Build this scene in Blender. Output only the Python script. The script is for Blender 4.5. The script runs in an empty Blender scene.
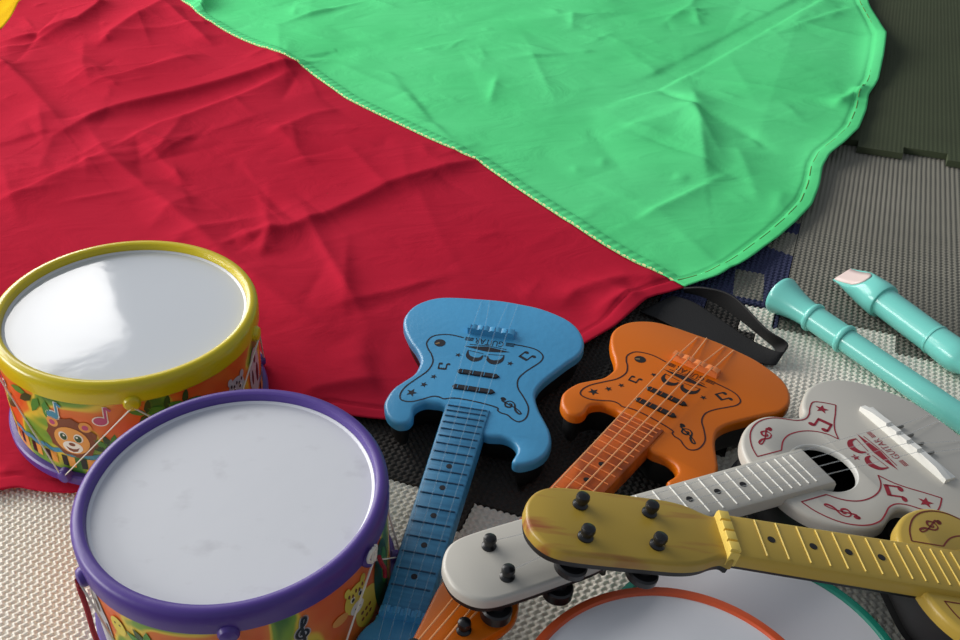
import bpy, bmesh, math, random
import numpy as np
from mathutils import Vector, Matrix, noise
from mathutils.geometry import tessellate_polygon
C = bpy.context.scene.collection
random.seed(4)
PI = math.pi
R = math.radians

# ------------------------------------------------------------------ camera
F = 961.375; PITCH = R(36.0909); CH = 0.517
FW = np.array([0, math.cos(PITCH), -math.sin(PITCH)]); UP = np.array([0, math.sin(PITCH), math.cos(PITCH)]); RT = np.array([1., 0, 0]); CAM = np.array([0, 0, CH])
cd = bpy.data.cameras.new('camera'); cam = bpy.data.objects.new('camera', cd); C.objects.link(cam)
cam.location = (0, 0, CH); cam.rotation_euler = (PI/2 - PITCH, 0, 0)
cd.sensor_width = 36; cd.lens = F/960*36; cd.clip_start = .01
bpy.context.scene.camera = cam
def at(x, y, z=0.):
    d = FW + RT*(x-480)/F - UP*(y-320)/F
    return CAM + d*((z-CH)/d[2])

# ------------------------------------------------------------------ materials
def lin(c):
    c = c/255.
    return c/12.92 if c <= .04045 else ((c+.055)/1.055)**2.4
def col(r, g, b): return (lin(r), lin(g), lin(b), 1)
def mat(name, rgb, rough=.45, spec=.5, bump=None, vary=None, sheen=0, coat=0, sss=0):
    m = bpy.data.materials.new(name); m.use_nodes = True
    nt = m.node_tree; b = nt.nodes['Principled BSDF']
    b.inputs['Base Color'].default_value = col(*rgb); b.inputs['Roughness'].default_value = rough
    b.inputs['Specular IOR Level'].default_value = spec
    if coat: b.inputs['Coat Weight'].default_value = coat; b.inputs['Coat Roughness'].default_value = .08
    if sheen: b.inputs['Sheen Weight'].default_value = sheen
    if sss: b.inputs['Subsurface Weight'].default_value = sss; b.inputs['Subsurface Scale'].default_value = .01
    tc = nt.nodes.new('ShaderNodeTexCoord')
    if bump:
        n = nt.nodes.new('ShaderNodeTexNoise'); n.inputs['Scale'].default_value = bump[0]; n.inputs['Detail'].default_value = 3
        bp = nt.nodes.new('ShaderNodeBump'); bp.inputs['Strength'].default_value = bump[1]; bp.inputs['Distance'].default_value = bump[2]
        nt.links.new(tc.outputs['Object'], n.inputs['Vector']); nt.links.new(n.outputs['Fac'], bp.inputs['Height']); nt.links.new(bp.outputs['Normal'], b.inputs['Normal'])
    if vary:
        sc, rgb2, lo, hi = vary[:4]
        mp = nt.nodes.new('ShaderNodeMapping')
        if len(vary) > 4: mp.inputs['Scale'].default_value = vary[4]
        n = nt.nodes.new('ShaderNodeTexNoise'); n.inputs['Scale'].default_value = sc; n.inputs['Detail'].default_value = 4
        rp = nt.nodes.new('ShaderNodeValToRGB'); rp.color_ramp.elements[0].position = lo; rp.color_ramp.elements[1].position = hi
        rp.color_ramp.elements[0].color = col(*rgb); rp.color_ramp.elements[1].color = col(*rgb2)
        nt.links.new(tc.outputs['Object'], mp.inputs['Vector']); nt.links.new(mp.outputs['Vector'], n.inputs['Vector']); nt.links.new(n.outputs['Fac'], rp.inputs['Fac']); nt.links.new(rp.outputs['Color'], b.inputs['Base Color'])
    return m
M = {}
M['blue'] = mat('blue_plastic', (76, 160, 208), .32, bump=(160, .22, .0012))
M['bluedark'] = mat('blue_fret_plastic', (30, 78, 112), .5)
M['bluefb'] = mat('blue_fingerboard_plastic', (68, 146, 190), .5, vary=(30, (48, 122, 166), .35, .65, (1, 9, 1)))
M['orange'] = mat('orange_plastic', (212, 106, 2), .36, spec=.4)
M['orangefb'] = mat('orange_fingerboard_plastic', (196, 92, 20), .42, vary=(60, (150, 66, 14), .4, .62, (1, 1, 1)))
M['orangelight'] = mat('pale_orange_plastic', (246, 142, 76), .4)
M['white'] = mat('white_plastic', (194, 190, 180), .38)
M['whitebright'] = mat('white_bridge_plastic', (236, 235, 228), .4)
M['yellow'] = mat('yellow_plastic', (194, 162, 66), .34)
M['yellowwood'] = mat('yellow_grained_plastic', (176, 146, 56), .36, vary=(30, (150, 84, 44), .56, .68, (2.4, .35, 1)))
M['yellowlight'] = mat('light_yellow_plastic', (236, 204, 96), .45)
M['bridgedash'] = mat('grey_bridge_dash', (120, 118, 112), .5)
M['black'] = mat('black_plastic', (16, 16, 17), .5)
M['peg'] = mat('black_peg_plastic', (22, 22, 24), .32)
M['ink'] = mat('dark_print_ink', (14, 14, 28), .6)
M['inkbrown'] = mat('dark_brown_print_ink', (58, 16, 12), .5)
M['inkblack'] = mat('black_print_ink', (18, 14, 14), .5)
M['inkmaroon'] = mat('maroon_print_ink', (118, 40, 22), .5)
M['inkred'] = mat('dark_red_print_ink', (150, 22, 42), .5)
M['tan'] = mat('tan_print_ink', (150, 120, 80), .5)
def string_mat(name, rgb, alpha):
    m = mat(name, rgb, .25); m.node_tree.nodes['Principled BSDF'].inputs['Alpha'].default_value = alpha
    return m
M['string'] = string_mat('clear_nylon_string', (226, 228, 226), .24)
M['stringblue'] = string_mat('clear_nylon_string_over_blue', (176, 208, 226), .15)
M['stringorange'] = string_mat('clear_nylon_string_over_orange', (252, 180, 122), 1.0)
M['purple'] = mat('purple_plastic', (82, 58, 142), .38, bump=(90, .12, .001))
M['rimyellow'] = mat('yellow_rim_plastic', (214, 192, 6), .3, coat=.3)
M['head'] = mat('white_drum_film', (212, 214, 219), .5, vary=(48, (198, 199, 204), .60, .78, (1, 1.3, 1)), bump=(40, .14, .0010))
M['headglossy'] = mat('glossy_white_drum_film', (212, 216, 221), .07, spec=.50, bump=(30, .13, .0012))
M['headgrey'] = mat('satin_white_drum_film', (232, 233, 238), .3, bump=(20, .05, .001))
M['collar'] = mat('white_film_collar', (224, 226, 232), .35)
M['rimorange'] = mat('orange_red_hoop_plastic', (222, 92, 48), .4)
M['rimteal'] = mat('teal_hoop_plastic', (38, 148, 126), .4)
M['cord'] = mat('white_cord', (232, 228, 216), .7)
M['redcord'] = mat('red_braided_cord', (158, 26, 44), .7)
M['recorder'] = mat('turquoise_recorder_plastic', (122, 212, 200), .26, coat=.25)
M['block'] = mat('pinkish_white_plastic', (226, 204, 198), .45)
M['web'] = mat('black_nylon_webbing', (15, 15, 16), .75, bump=(900, .5, .0006))
M['thread'] = mat('pale_thread', (226, 222, 158), .8)
M['threadbrown'] = mat('brown_thread', (112, 140, 62), .8)
def cloth_mat(name, rgb, rgb2):
    m = mat(name, rgb, .9, spec=.11, vary=(5, rgb2, .35, .7)); m.node_tree.nodes['Principled BSDF'].inputs['IOR'].default_value = 1.15
    nt = m.node_tree; b = nt.nodes['Principled BSDF']; tc = nt.nodes['Texture Coordinate']
    n1 = nt.nodes.new('ShaderNodeTexNoise'); n1.inputs['Scale'].default_value = 16; n1.inputs['Detail'].default_value = 5; n1.inputs['Distortion'].default_value = 1.4
    mp = nt.nodes.new('ShaderNodeMapping'); mp.inputs['Rotation'].default_value = (0, 0, R(24)); mp.inputs['Scale'].default_value = (.7, 1.3, 1)
    bp = nt.nodes.new('ShaderNodeBump'); bp.inputs['Strength'].default_value = .5; bp.inputs['Distance'].default_value = .004
    L = nt.links.new
    L(tc.outputs['Object'], mp.inputs['Vector']); L(mp.outputs['Vector'], n1.inputs['Vector']); L(n1.outputs['Fac'], bp.inputs['Height']); L(bp.outputs['Normal'], b.inputs['Normal'])
    return m
M['red'] = cloth_mat('red_nylon_cloth', (184, 36, 58), (176, 30, 52))
M['green'] = cloth_mat('green_nylon_cloth', (98, 220, 142), (86, 210, 130))
M['yelcloth'] = cloth_mat('yellow_nylon_cloth', (228, 182, 28), (222, 174, 24))
def foam(name, rgb, rgb2): return mat(name, rgb, .75, spec=.25, vary=(9, rgb2, .3, .7))
M['fwhite'] = foam('cream_white_foam', (248, 243, 230), (242, 236, 221))
M['fblack'] = foam('charcoal_foam', (70, 66, 62), (62, 60, 58))
M['fgrey'] = foam('grey_foam', (138, 135, 124), (130, 127, 116))
M['fnavy'] = foam('navy_foam', (62, 66, 98), (58, 62, 92))
M['folive'] = foam('olive_foam', (70, 78, 56), (66, 72, 52))
M['ground'] = mat('plain_floor', (90, 84, 78), .8)

# ------------------------------------------------------------------ mesh helpers
class MB:
    def __init__(s): s.v = []; s.f = []; s.m = []
    def add(s, v, f, mi=0):
        o = len(s.v); s.v += [tuple(p) for p in v]; s.f += [tuple(i+o for i in q) for q in f]; s.m += [mi]*len(f)
    def build(s, name, mats, parent=None, ang=35, loc=None):
        me = bpy.data.meshes.new(name); me.from_pydata(s.v, [], s.f); me.update()
        for m in (mats if isinstance(mats, (list, tuple)) else [mats]): me.materials.append(m)
        me.polygons.foreach_set('material_index', s.m)
        bm = bmesh.new(); bm.from_mesh(me); bmesh.ops.remove_doubles(bm, verts=bm.verts, dist=1e-7); bm.to_mesh(me); bm.free()
        me.shade_smooth(); me.set_sharp_from_angle(angle=R(ang))
        o = bpy.data.objects.new(name, me); C.objects.link(o)
        if parent: o.parent = parent
        if loc is not None: o.location = loc
        return o
    def tube(s, pts, r, n=8, mi=0, closed=False):
        pts = [Vector(p) for p in pts]; k = len(pts); rs = r if isinstance(r, (list, tuple)) else [r]*k
        V = []; ref = None
        for i, p in enumerate(pts):
            a = pts[i-1] if (i or closed) else p; b = pts[(i+1) % k] if (i < k-1 or closed) else p
            t = (b-a).normalized()
            if ref is None: ref = t.orthogonal().normalized()
            ref = (ref - t*ref.dot(t)).normalized(); q = t.cross(ref)
            for j in range(n):
                an = 2*PI*j/n; V.append(p + (ref*math.cos(an)+q*math.sin(an))*rs[i])
        Fc = []
        for i in range(k if closed else k-1):
            for j in range(n):
                a = i*n+j; b = i*n+(j+1) % n; i2 = (i+1) % k
                Fc.append((a, b, i2*n+(j+1) % n, i2*n+j))
        if not closed: Fc += [tuple(range(n))[::-1], tuple((k-1)*n+j for j in range(n))]
        s.add(V, Fc, mi)
    def lathe(s, prof, n=64, mi=0, mtx=None, cap0=False, cap1=False):
        V = []
        for r, z in prof:
            for j in range(n):
                a = 2*PI*j/n; p = Vector((r*math.cos(a), r*math.sin(a), z)); V.append(mtx @ p if mtx else p)
        Fc = [(i*n+j, i*n+(j+1) % n, (i+1)*n+(j+1) % n, (i+1)*n+j) for i in range(len(prof)-1) for j in range(n)]
        k = len(prof)
        if cap0: Fc.append(tuple(range(n))[::-1])
        if cap1: Fc.append(tuple((k-1)*n+j for j in range(n)))
        s.add(V, Fc, mi)
    def layers(s, out, lay, mi=0, hole=None, top=True, bottom=False, mis=None, holez=None):
        # outline (CCW, dense) run through (inset, z) layers from the top to the bottom
        n = len(out); nr = normals(out)
        V = []
        for ins, z in lay:
            for p, q in zip(out, nr): V.append((p[0]-q[0]*ins, p[1]-q[1]*ins, z))
        for i in range(len(lay)-1):
            Fc = [(i*n+j, (i+1)*n+j, (i+1)*n+(j+1) % n, i*n+(j+1) % n) for j in range(n)]
            s.add(V if i == 0 else [], Fc, mi if mis is None else mis[i]) if i == 0 else s._late(V, Fc, n, mi if mis is None else mis[i])
        if top: s.cap([V[j] for j in range(n)], mi, hole)
        if bottom: s.cap([V[(len(lay)-1)*n+j] for j in range(n)][::-1], mi if mis is None else mis[-1])
    def _late(s, V, Fc, n, mi):
        o = len(s.v) - len(V); s.f += [tuple(i+o for i in q) for q in Fc]; s.m += [mi]*len(Fc)
    def cap(s, ring, mi=0, hole=None):
        z = ring[0][2]
        if hole:
            allp = list(ring)+[(h[0], h[1], z) for h in hole]
            tri = tessellate_polygon([[Vector(p) for p in ring], [Vector((h[0], h[1], z)) for h in hole]])
        else: allp = ring; tri = tessellate_polygon([[Vector(p) for p in ring]])
        s.add(allp, [fixw(allp, t) for t in tri], mi)
    def poly(s, pts, z, mi):
        P = [Vector((p[0], p[1], z)) for p in pts]
        s.add(P, [fixw(P, t) for t in tessellate_polygon([P])], mi)
    def ribbon(s, pts, w, z, mi, closed=False):
        pts = [Vector((p[0], p[1])) for p in pts]; k = len(pts); V = []
        ws = w if isinstance(w, (list, tuple)) else [w]*k
        for i, p in enumerate(pts):
            a = pts[i-1] if (i or closed) else p; b = pts[(i+1) % k] if (i < k-1 or closed) else p
            t = (b-a).normalized(); q = Vector((-t.y, t.x))
            V += [(*(p+q*ws[i]/2), z), (*(p-q*ws[i]/2), z)]
        Fc = [fixw([Vector(v) for v in V], (2*i, 2*i+1, 2*((i+1) % k)+1, 2*((i+1) % k))) for i in range(k if closed else k-1)]
        s.add(V, Fc, mi)
    def prism(s, pts, y0, y1, mi=0):       # outline in x,z run along y
        n = len(pts); tr = tessellate_polygon([[Vector((x, z, 0)) for x, z in pts]]); V = [(x, y0, z) for x, z in pts]+[(x, y1, z) for x, z in pts]
        Fc = []
        for t in tr:
            a, b, c = (Vector(V[i]) for i in t); f = tuple(t) if (b-a).cross(c-a).y < 0 else tuple(t)[::-1]
            Fc += [f, tuple(i+n for i in f[::-1])]
        ar = sum(pts[i-1][0]*pts[i][1]-pts[i][0]*pts[i-1][1] for i in range(n))
        for i in range(n): q = (i, (i+1) % n, (i+1) % n+n, i+n); Fc.append(q if ar > 0 else q[::-1])
        s.add(V, Fc, mi)
    def box(s, x0, x1, y0, y1, z0, z1, mi=0, bev=0):
        if not bev:
            v = [(x, y, z) for z in (z0, z1) for x, y in ((x0, y0), (x1, y0), (x1, y1), (x0, y1))]
            s.add(v, [(3, 2, 1, 0), (4, 5, 6, 7), (0, 1, 5, 4), (1, 2, 6, 5), (2, 3, 7, 6), (3, 0, 4, 7)], mi)
        else:
            o = [(x0, y0), (x1, y0), (x1, y1), (x0, y1)]
            s.layers(resample_lin(o, 1), [(bev, z1), (bev*.3, z1-bev*.3), (0, z1-bev), (0, z0)], mi, bottom=True)
def fixw(P, t):
    a, b, c = (Vector(P[i]) for i in t[:3])
    return tuple(t) if (b-a).cross(c-a).z >= 0 else tuple(t)[::-1]
def normals(out):
    n = len(out); r = []
    for i in range(n):
        a = Vector(out[i-1][:2]); b = Vector(out[i][:2]); c = Vector(out[(i+1) % n][:2])
        t1 = (b-a).normalized(); t2 = (c-b).normalized(); n1 = Vector((t1.y, -t1.x)); n2 = Vector((t2.y, -t2.x))
        q = n1+n2; q = q/max(q.length_squared/2, .5) if q.length > 1e-6 else n1
        r.append((q.x, q.y))
    return r
def resample_lin(o, k): return [tuple(p) for p in o]
def crom(pts, per=6, closed=True):
    P = [np.array(p, float) for p in pts]; n = len(P); out = []
    for i in range(n if closed else n-1):
        g = lambda k: P[k % n] if closed else P[min(max(k, 0), n-1)]
        a, b, c, d = g(i-1), g(i), g(i+1), g(i+2)
        for j in range(per):
            t = j/per
            out.append(.5*((2*b)+(-a+c)*t+(2*a-5*b+4*c-d)*t*t+(-a+3*b-3*c+d)*t**3))
    if not closed: out.append(P[-1])
    return [tuple(p) for p in out]
def mm(L): return [tuple(c/1000 for c in p) for p in L]
def ccw(o):
    a = sum(o[i-1][0]*o[i][1]-o[i][0]*o[i-1][1] for i in range(len(o)))
    return o if a > 0 else o[::-1]
def thing(name, label, cat, mtx=None, group=None):
    o = bpy.data.objects.new(name, None); C.objects.link(o); o.empty_display_size = .02
    if mtx is not None: o.matrix_world = mtx
    o['label'] = label; o['category'] = cat
    group = group or {'toy_drum': 'toy drums with laced sides', 'hand_drum': 'white hand drums', 'toy_guitar': 'toy guitars lying in a pile', 'recorder': 'turquoise recorders'}.get(name)
    if group: o['group'] = group
    return o
def tag(o, label, cat, group=None):
    o['label'] = label; o['category'] = cat
    if group: o['group'] = group
    return o

# ------------------------------------------------------------------ floor and foam mats
mb = MB(); mb.box(-3, 3, -1, 4.5, -.06, -.0125); fl = mb.build('floor', M['ground']); fl['kind'] = 'structure'
TH = R(-21); TU = np.array([math.cos(TH), math.sin(TH)]); TN = np.array([-math.sin(TH), math.cos(TH)])
PT = .0051; PNN = .0055
def tri(x): return 2*np.abs(2*(x-np.floor(x+.5)))-1
def weave(t, n):
    zig = .32*PT*tri(n/PNN)
    c = .5+.5*np.cos(2*PI*(t+zig)/PT)
    d = .5+.5*np.cos(2*PI*(n/PNN*2+.25))
    return -.0021*(1-np.clip(c*1.2, 0, 1)*(.48+.52*d))
def wave(t, ph, per=.105, duty=.6, amp=.0145, slant=.0045):     # jigsaw edge: +amp on a tab, -amp in a notch
    x = np.mod(t-ph, per); w = per*duty
    return np.where((x > 0) & (x < w), amp, -amp)
def tile(name, label, rng, inside, m, step=.0008, z0=0., thick=.012, grp='interlocking foam floor mats', cells=None, mats=None):
    t0, t1, n0, n1 = rng
    nt = int((t1-t0)/step)+1; nn = int((n1-n0)/step)+1
    T, N = np.meshgrid(np.linspace(t0, t1, nt), np.linspace(n0, n1, nn))
    Z = weave(T, N)*(1 if z0 == 0 else .4)
    ins = inside(T, N)
    # border verts pulled down a little: soft edge
    X = T*TU[0]+N*TN[0]; Y = T*TU[1]+N*TN[1]
    cell = ins[:-1, :-1] & ins[1:, :-1] & ins[:-1, 1:] & ins[1:, 1:]
    I = np.arange(nt*nn).reshape(nn, nt)
    q = np.stack([I[:-1, :-1], I[:-1, 1:], I[1:, 1:], I[1:, :-1]], -1)
    q = q[cell]; used = np.unique(q); mp = -np.ones(nt*nn, int); mp[used] = np.arange(len(used))
    V = np.stack([X.ravel(), Y.ravel(), Z.ravel()+z0], -1)[used]; q = mp[q]
    # side walls from boundary edges
    e = np.concatenate([q[:, [0, 1]], q[:, [1, 2]], q[:, [2, 3]], q[:, [3, 0]]]); key = np.sort(e, 1); kk = key[:, 0]*len(V)+key[:, 1]
    u, idx, cnt = np.unique(kk, return_index=True, return_counts=True); be = e[idx[cnt == 1]]
    bv = np.unique(be); m2 = -np.ones(len(V), int); m2[bv] = np.arange(len(bv))+len(V)
    low = V[bv].copy(); low[:, 2] = z0-thick
    w = np.stack([be[:, 1], be[:, 0], m2[be[:, 0]], m2[be[:, 1]]], -1)
    V = np.concatenate([V, low]); Q = np.concatenate([q, w])
    me = bpy.data.meshes.new(name); me.vertices.add(len(V)); me.vertices.foreach_set('co', V.astype(np.float32).ravel())
    me.loops.add(len(Q)*4); me.loops.foreach_set('vertex_index', Q.astype(np.int32).ravel())
    me.polygons.add(len(Q)); me.polygons.foreach_set('loop_start', np.arange(0, len(Q)*4, 4, dtype=np.int32))
    for mm_ in (mats or [m]): me.materials.append(mm_)
    if cells is not None:
        mi = np.zeros(len(Q), np.int32); Tc = T.ravel()[used][q[:, 0]]; Nc = N.ravel()[used][q[:, 0]]
        mi[:len(q)] = cells(Tc, Nc); me.polygons.foreach_set('material_index', mi)
    me.update(); me.validate()
    sm = np.ones(len(Q), bool); sm[len(q):] = False; me.polygons.foreach_set('use_smooth', sm)
    o = bpy.data.objects.new(name, me); C.objects.link(o); tag(o, label, 'play mat', grp)
    return o
L1, L2 = .4370, .762           # mean lines between the rows of mats
TA, TB = -.025, .001
def b1(t): return L1+wave(t, -.283, duty=.65)
def b2(t): return L2+wave(t, .0385-.105)
def c1(n): return TA+wave(n, .46, amp=.008)
tile('foam_mat_tile', 'cream white foam mat tile at the lower left, below the yellow and purple drums', (-.62, -.355, .16, .47), lambda t, n: n < b1(t), M['fwhite'])
tile('foam_mat_tile', 'cream white foam mat tile under the purple drum and the blue guitar neck', (-.3545, TA, .16, .47), lambda t, n: (n < b1(t)), M['fwhite'])
tile('foam_mat_tile', 'cream white foam mat tile under the orange and teal rimmed drums', (TA+.0005, .34, .16, .47), lambda t, n: (n < b1(t)), M['fwhite'])
tile('foam_mat_tile', 'charcoal foam mat tile under the bodies of the blue and orange guitars', (-.36, TA+.02, .41, .80), lambda t, n: (n > b1(t)+.0006) & (n < b2(t)) & (t < c1(n)), M['fblack'])
tile('foam_mat_tile', 'cream white foam mat tile under the long recorder and the white guitar body', (TA-.02, .34, .41, .80), lambda t, n: (n > b1(t)+.0006) & (n < b2(t)) & (t > c1(n)+.0006), M['fwhite'])
tile('foam_mat_tile', 'grey foam mat tile under the recorder mouthpiece at the right', (TB, .36, .74, 1.22), lambda t, n: (n > b2(t)+.0006), M['fgrey'])
def patch(t, n):
    a = (np.abs(t+.033+(n-.80)*.1) < .014) & (np.abs(n-.81) < .024)
    b = (n > .878-.35*(t+.001)) & ~((np.abs(n-.935) < .012) & (t > -.016))
    return np.where(a | b, 1, 0)
tile('foam_mat_tile', 'navy and grey patched foam mat tile beside the recorder bell', (-.16, TB-.0006, .74, .98), lambda t, n: (n > b2(t)+.0006), M['fnavy'], cells=patch, mats=[M['fnavy'], M['fgrey']])
OL = 1.15
tile('foam_mat_tile', 'dark olive green foam mat tile at the upper right edge', (-.05, .42, 1.12, 2.05), lambda t, n: n > OL-wave(t, .0445, per=.1, duty=.52, amp=.009), M['folive'], step=.0011, z0=.0085, thick=.0082)

# ------------------------------------------------------------------ parachute cloth
def W2(L): return [at(*p, .012 if (p[0] > 800 and p[1] < 150) else .009 if (p[0] < 450 and p[1] < 140) else .005)[:2] for p in L]
CTR = np.array([-.74, 1.95])
seamG = [CTR, np.array([-.57, 1.70])] + W2([(205, 18), (232, 33), (268, 50), (308, 71), (345, 95), (390, 117), (430, 137), (478, 162), (520, 190), (560, 216), (600, 242), (645, 269), (684, 291)])
seamY = [CTR]+W2([(19, 1), (10, 15), (0, 27)])+[np.array([-.84, 1.36]), np.array([-1.0, 1.1]), np.array([-1.3, .75])]
hemR = W2([(684, 291), (668, 297), (653, 302), (636, 315), (613, 334), (587, 350), (555, 368), (520, 392), (470, 415), (430, 424), (384, 421), (362, 419), (335, 415)])+[np.array([-.19, .545])]+W2([(74, 493), (37, 491), (17, 487), (0, 492)])+[np.array([-.6, .46]), np.array([-1.3, .75])]
hemG = W2([(684, 291), (700, 287), (718, 281), (733, 273), (756, 256), (780, 237), (797, 222), (812, 206), (819, 188), (822, 170), (828, 160), (845, 146), (858, 132), (866, 112), (868, 98), (878, 82), (882, 62), (884, 42), (878, 24), (868, 6), (862, -12), (848, -60)])+[np.array([.45, 2.3])]
farG = [CTR, np.array([-.3, 2.1]), np.array([.1, 2.25]), np.array([.45, 2.3])]
outY = [np.array([-1.3, .75]), np.array([-1.5, 1.2]), np.array([-1.5, 1.7])]
farY = [CTR, np.array([-1.1, 1.9]), np.array([-1.5, 1.7])]
def resamp(pts, n, per=10):
    d = np.array([tuple(p) for p in pts], float); s = np.r_[0, np.cumsum(np.hypot(*np.diff(d, axis=0).T))]
    k = 1600; u = np.linspace(0, s[-1], k); d = np.stack([np.interp(u, s, d[:, 0]), np.interp(u, s, d[:, 1])], -1); sg = .0042/(s[-1]/k); hw = int(sg*3)+1
    g = np.exp(-.5*(np.arange(-hw, hw+1)/sg)**2); g /= g.sum()
    pad = np.concatenate([2*d[0]-d[1:hw+1][::-1], d, 2*d[-1]-d[-hw-1:-1][::-1]]); d = np.stack([np.convolve(pad[:, i], g, 'valid') for i in (0, 1)], -1)
    s = np.r_[0, np.cumsum(np.hypot(*np.diff(d, axis=0).T))]
    u = np.linspace(0, s[-1], n); return np.stack([np.interp(u, s, d[:, 0]), np.interp(u, s, d[:, 1])], -1)
# folds: polyline in the picture, height, spread on the far and near side (metres); negative height = a valley
FOLDS = [
 ([(312, 68), (250, 82), (187, 99), (110, 118), (50, 144)], .011, .050, .012),
 ([(300, 77), (235, 105), (160, 131), (105, 160)], .006, .010, .060),
 ([(88, 129), (108, 160), (150, 195), (220, 255), (245, 275)], .006, .030, .012),
 ([(108, 160), (60, 182), (0, 213)], .006, .012, .05),
 ([(484, 163), (440, 176), (390, 192), (340, 215), (289, 235), (245, 246)], .009, .045, .011),
 ([(0, 46), (40, 40), (80, 28), (112, 2)], .013, .05, .014),
 ([(-10, 55), (25, 50), (80, 30)], .006, .012, .03),
 ([(166, -6), (163, 10), (128, 30), (96, 52)], .012, .03, .030),
 ([(85, 93), (130, 80), (205, 58)], .008, .03, .03),
 ([(-5, 62), (30, 92), (66, 136)], .008, .016, .10),
 ([(166, 10), (185, 26), (214, 50)], .008, .02, .02),
 ([(84, 44), (84, 70), (92, 92)], .005, .02, .02),
 ([(345, 145), (368, 172), (390, 200)], .002, .012, .012),
 ([(415, 188), (440, 240), (470, 290)], .0028, .02, .02),
 ([(240, 272), (300, 320), (345, 346)], .0045, .03, .02),
 ([(235, 247), (270, 238), (262, 262)], .006, .012, .012),
 ([(270, 140), (310, 120), (345, 110)], .003, .012, .012),
 ([(275, 130), (295, 150), (310, 170)], .003, .014, .014),
 ([(0, 178), (40, 172), (56, 140)], .004, .02, .02),
 ([(150, 235), (170, 215), (200, 198)], .003, .02, .02),
 ([(535, 330), (575, 300), (625, 285), (680, 288)], .010, .03, .018),
 ([(560, 345), (600, 318), (640, 300)], .009, .015, .012),
 ([(300, 400), (340, 392), (385, 385)], .007, .03, .012),
 ([(0, 470), (30, 476), (60, 484)], .010, .02, .010),
 # green panel
 ([(214, -10), (207, 8), (201, 17)], .016, .014, .012),
 ([(830, -2), (740, 43), (658, 86), (600, 104), (586, 107)], -.014, .016, .013),
 ([(822, -8), (735, 34), (650, 78), (598, 98)], .005, .04, .012),
 ([(828, 5), (742, 50), (662, 93), (604, 110)], .006, .006, .022),
 ([(588, 106), (575, 122), (555, 141), (500, 145), (482, 158)], -.013, .015, .016),
 ([(592, 90), (600, 99), (606, 112)], -.005, .02, .02),
 ([(648, 88), (708, 120), (772, 156)], -.005, .006, .012),
 ([(690, 90), (697, 130), (706, 190)], .012, .060, .022),
 ([(735, 150), (752, 190), (758, 210)], .005, .02, .04),
 ([(322, 58), (345, 52), (450, 36), (540, 2)], -.004, .012, .02),
 ([(330, 55), (338, 60), (345, 52)], -.008, .02, .02),
 ([(500, 14), (560, 0), (590, -8)], -.004, .010, .02),
 ([(520, 30), (572, 58), (625, 82)], -.0025, .010, .012),
 ([(330, 64), (400, 95), (455, 110)], .003, .02, .02),
 ([(430, 128), (460, 112), (520, 108)], -.004, .02, .02),
 ([(600, 205), (640, 226), (680, 244)], -.004, .012, .02),
 ([(540, 150), (560, 178), (585, 200)], -.004, .014, .02),
 ([(700, 275), (740, 250), (790, 212)], -.004, .012, .012),
 ([(845, 60), (850, 82), (842, 106)], -.009, .010, .012),
 ([(862, 95), (850, 108), (830, 118)], .010, .02, .010),
 ([(760, 235), (775, 215), (782, 195)], .004, .015, .015),
 ([(660, 30), (690, 10), (700, -10)], .003, .01, .01),
 ([(695, 12), (697, 24), (700, 30)], .003, .008, .008),
]
rc = random.Random(11); CREASES = []
for i in range(210):
    c_ = np.array([rc.uniform(-1.0, .6), rc.uniform(.6, 1.9)]); a_ = R(rc.choice([28, 34, 40, -38, -50, 95, 110])+rc.gauss(0, 10)); L_ = rc.uniform(.06, .30)
    d_ = np.array([math.cos(a_), math.sin(a_)])*L_/2; CREASES.append((c_-d_, c_+d_, rc.choice([1, 1, -1])*rc.uniform(.0012, .0046), rc.uniform(.005, .030), rc.uniform(.005, .030)))
for i in range(420):
    c_ = np.array([rc.uniform(-.9, .6), rc.uniform(.55, 1.8)]); a_ = R(rc.choice([20, 30, 40, -38, -50, 100])+rc.gauss(0, 14)); L_ = rc.uniform(.02, .11)
    d_ = np.array([math.cos(a_), math.sin(a_)])*L_/2; CREASES.append((c_-d_, c_+d_, rc.choice([1, -1])*rc.uniform(.0006, .0020), rc.uniform(.003, .010), rc.uniform(.003, .010)))
PRESS = []            # (cx, cy, radius, height) where something rests on the cloth
def seg_field(P, pl, h, wf, wn):
    pl = [at(*p)[:2] for p in pl]; best = np.full(len(P), 9.); sd = np.zeros(len(P)); al = np.zeros(len(P)); acc = 0; tot = sum(np.hypot(*(b-a)) for a, b in zip(pl, pl[1:]))
    for a, b in zip(pl, pl[1:]):
        d = b-a; L = np.hypot(*d); u = ((P-a)@d)/L/L; uc = np.clip(u, 0, 1); q = P-a-uc[:, None]*d; ds = np.hypot(q[:, 0], q[:, 1])
        nrm = np.array([-d[1], d[0]])/L
        if nrm[1] < 0 or (abs(nrm[1]) < .2 and nrm[0] > 0): nrm = -nrm
        s = np.sign(q@nrm); k = ds < best; best[k] = ds[k]; sd[k] = s[k]; al[k] = acc+uc[k]*L; acc += L
    w = np.where(sd > 0, wf, wn); tp = np.clip(np.minimum(al, tot-al)/(tot*.2)+.15, 0, 1)
    return h*tp*np.exp(-(np.sqrt(best**2+.0025**2)-.0025)/w)
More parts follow.
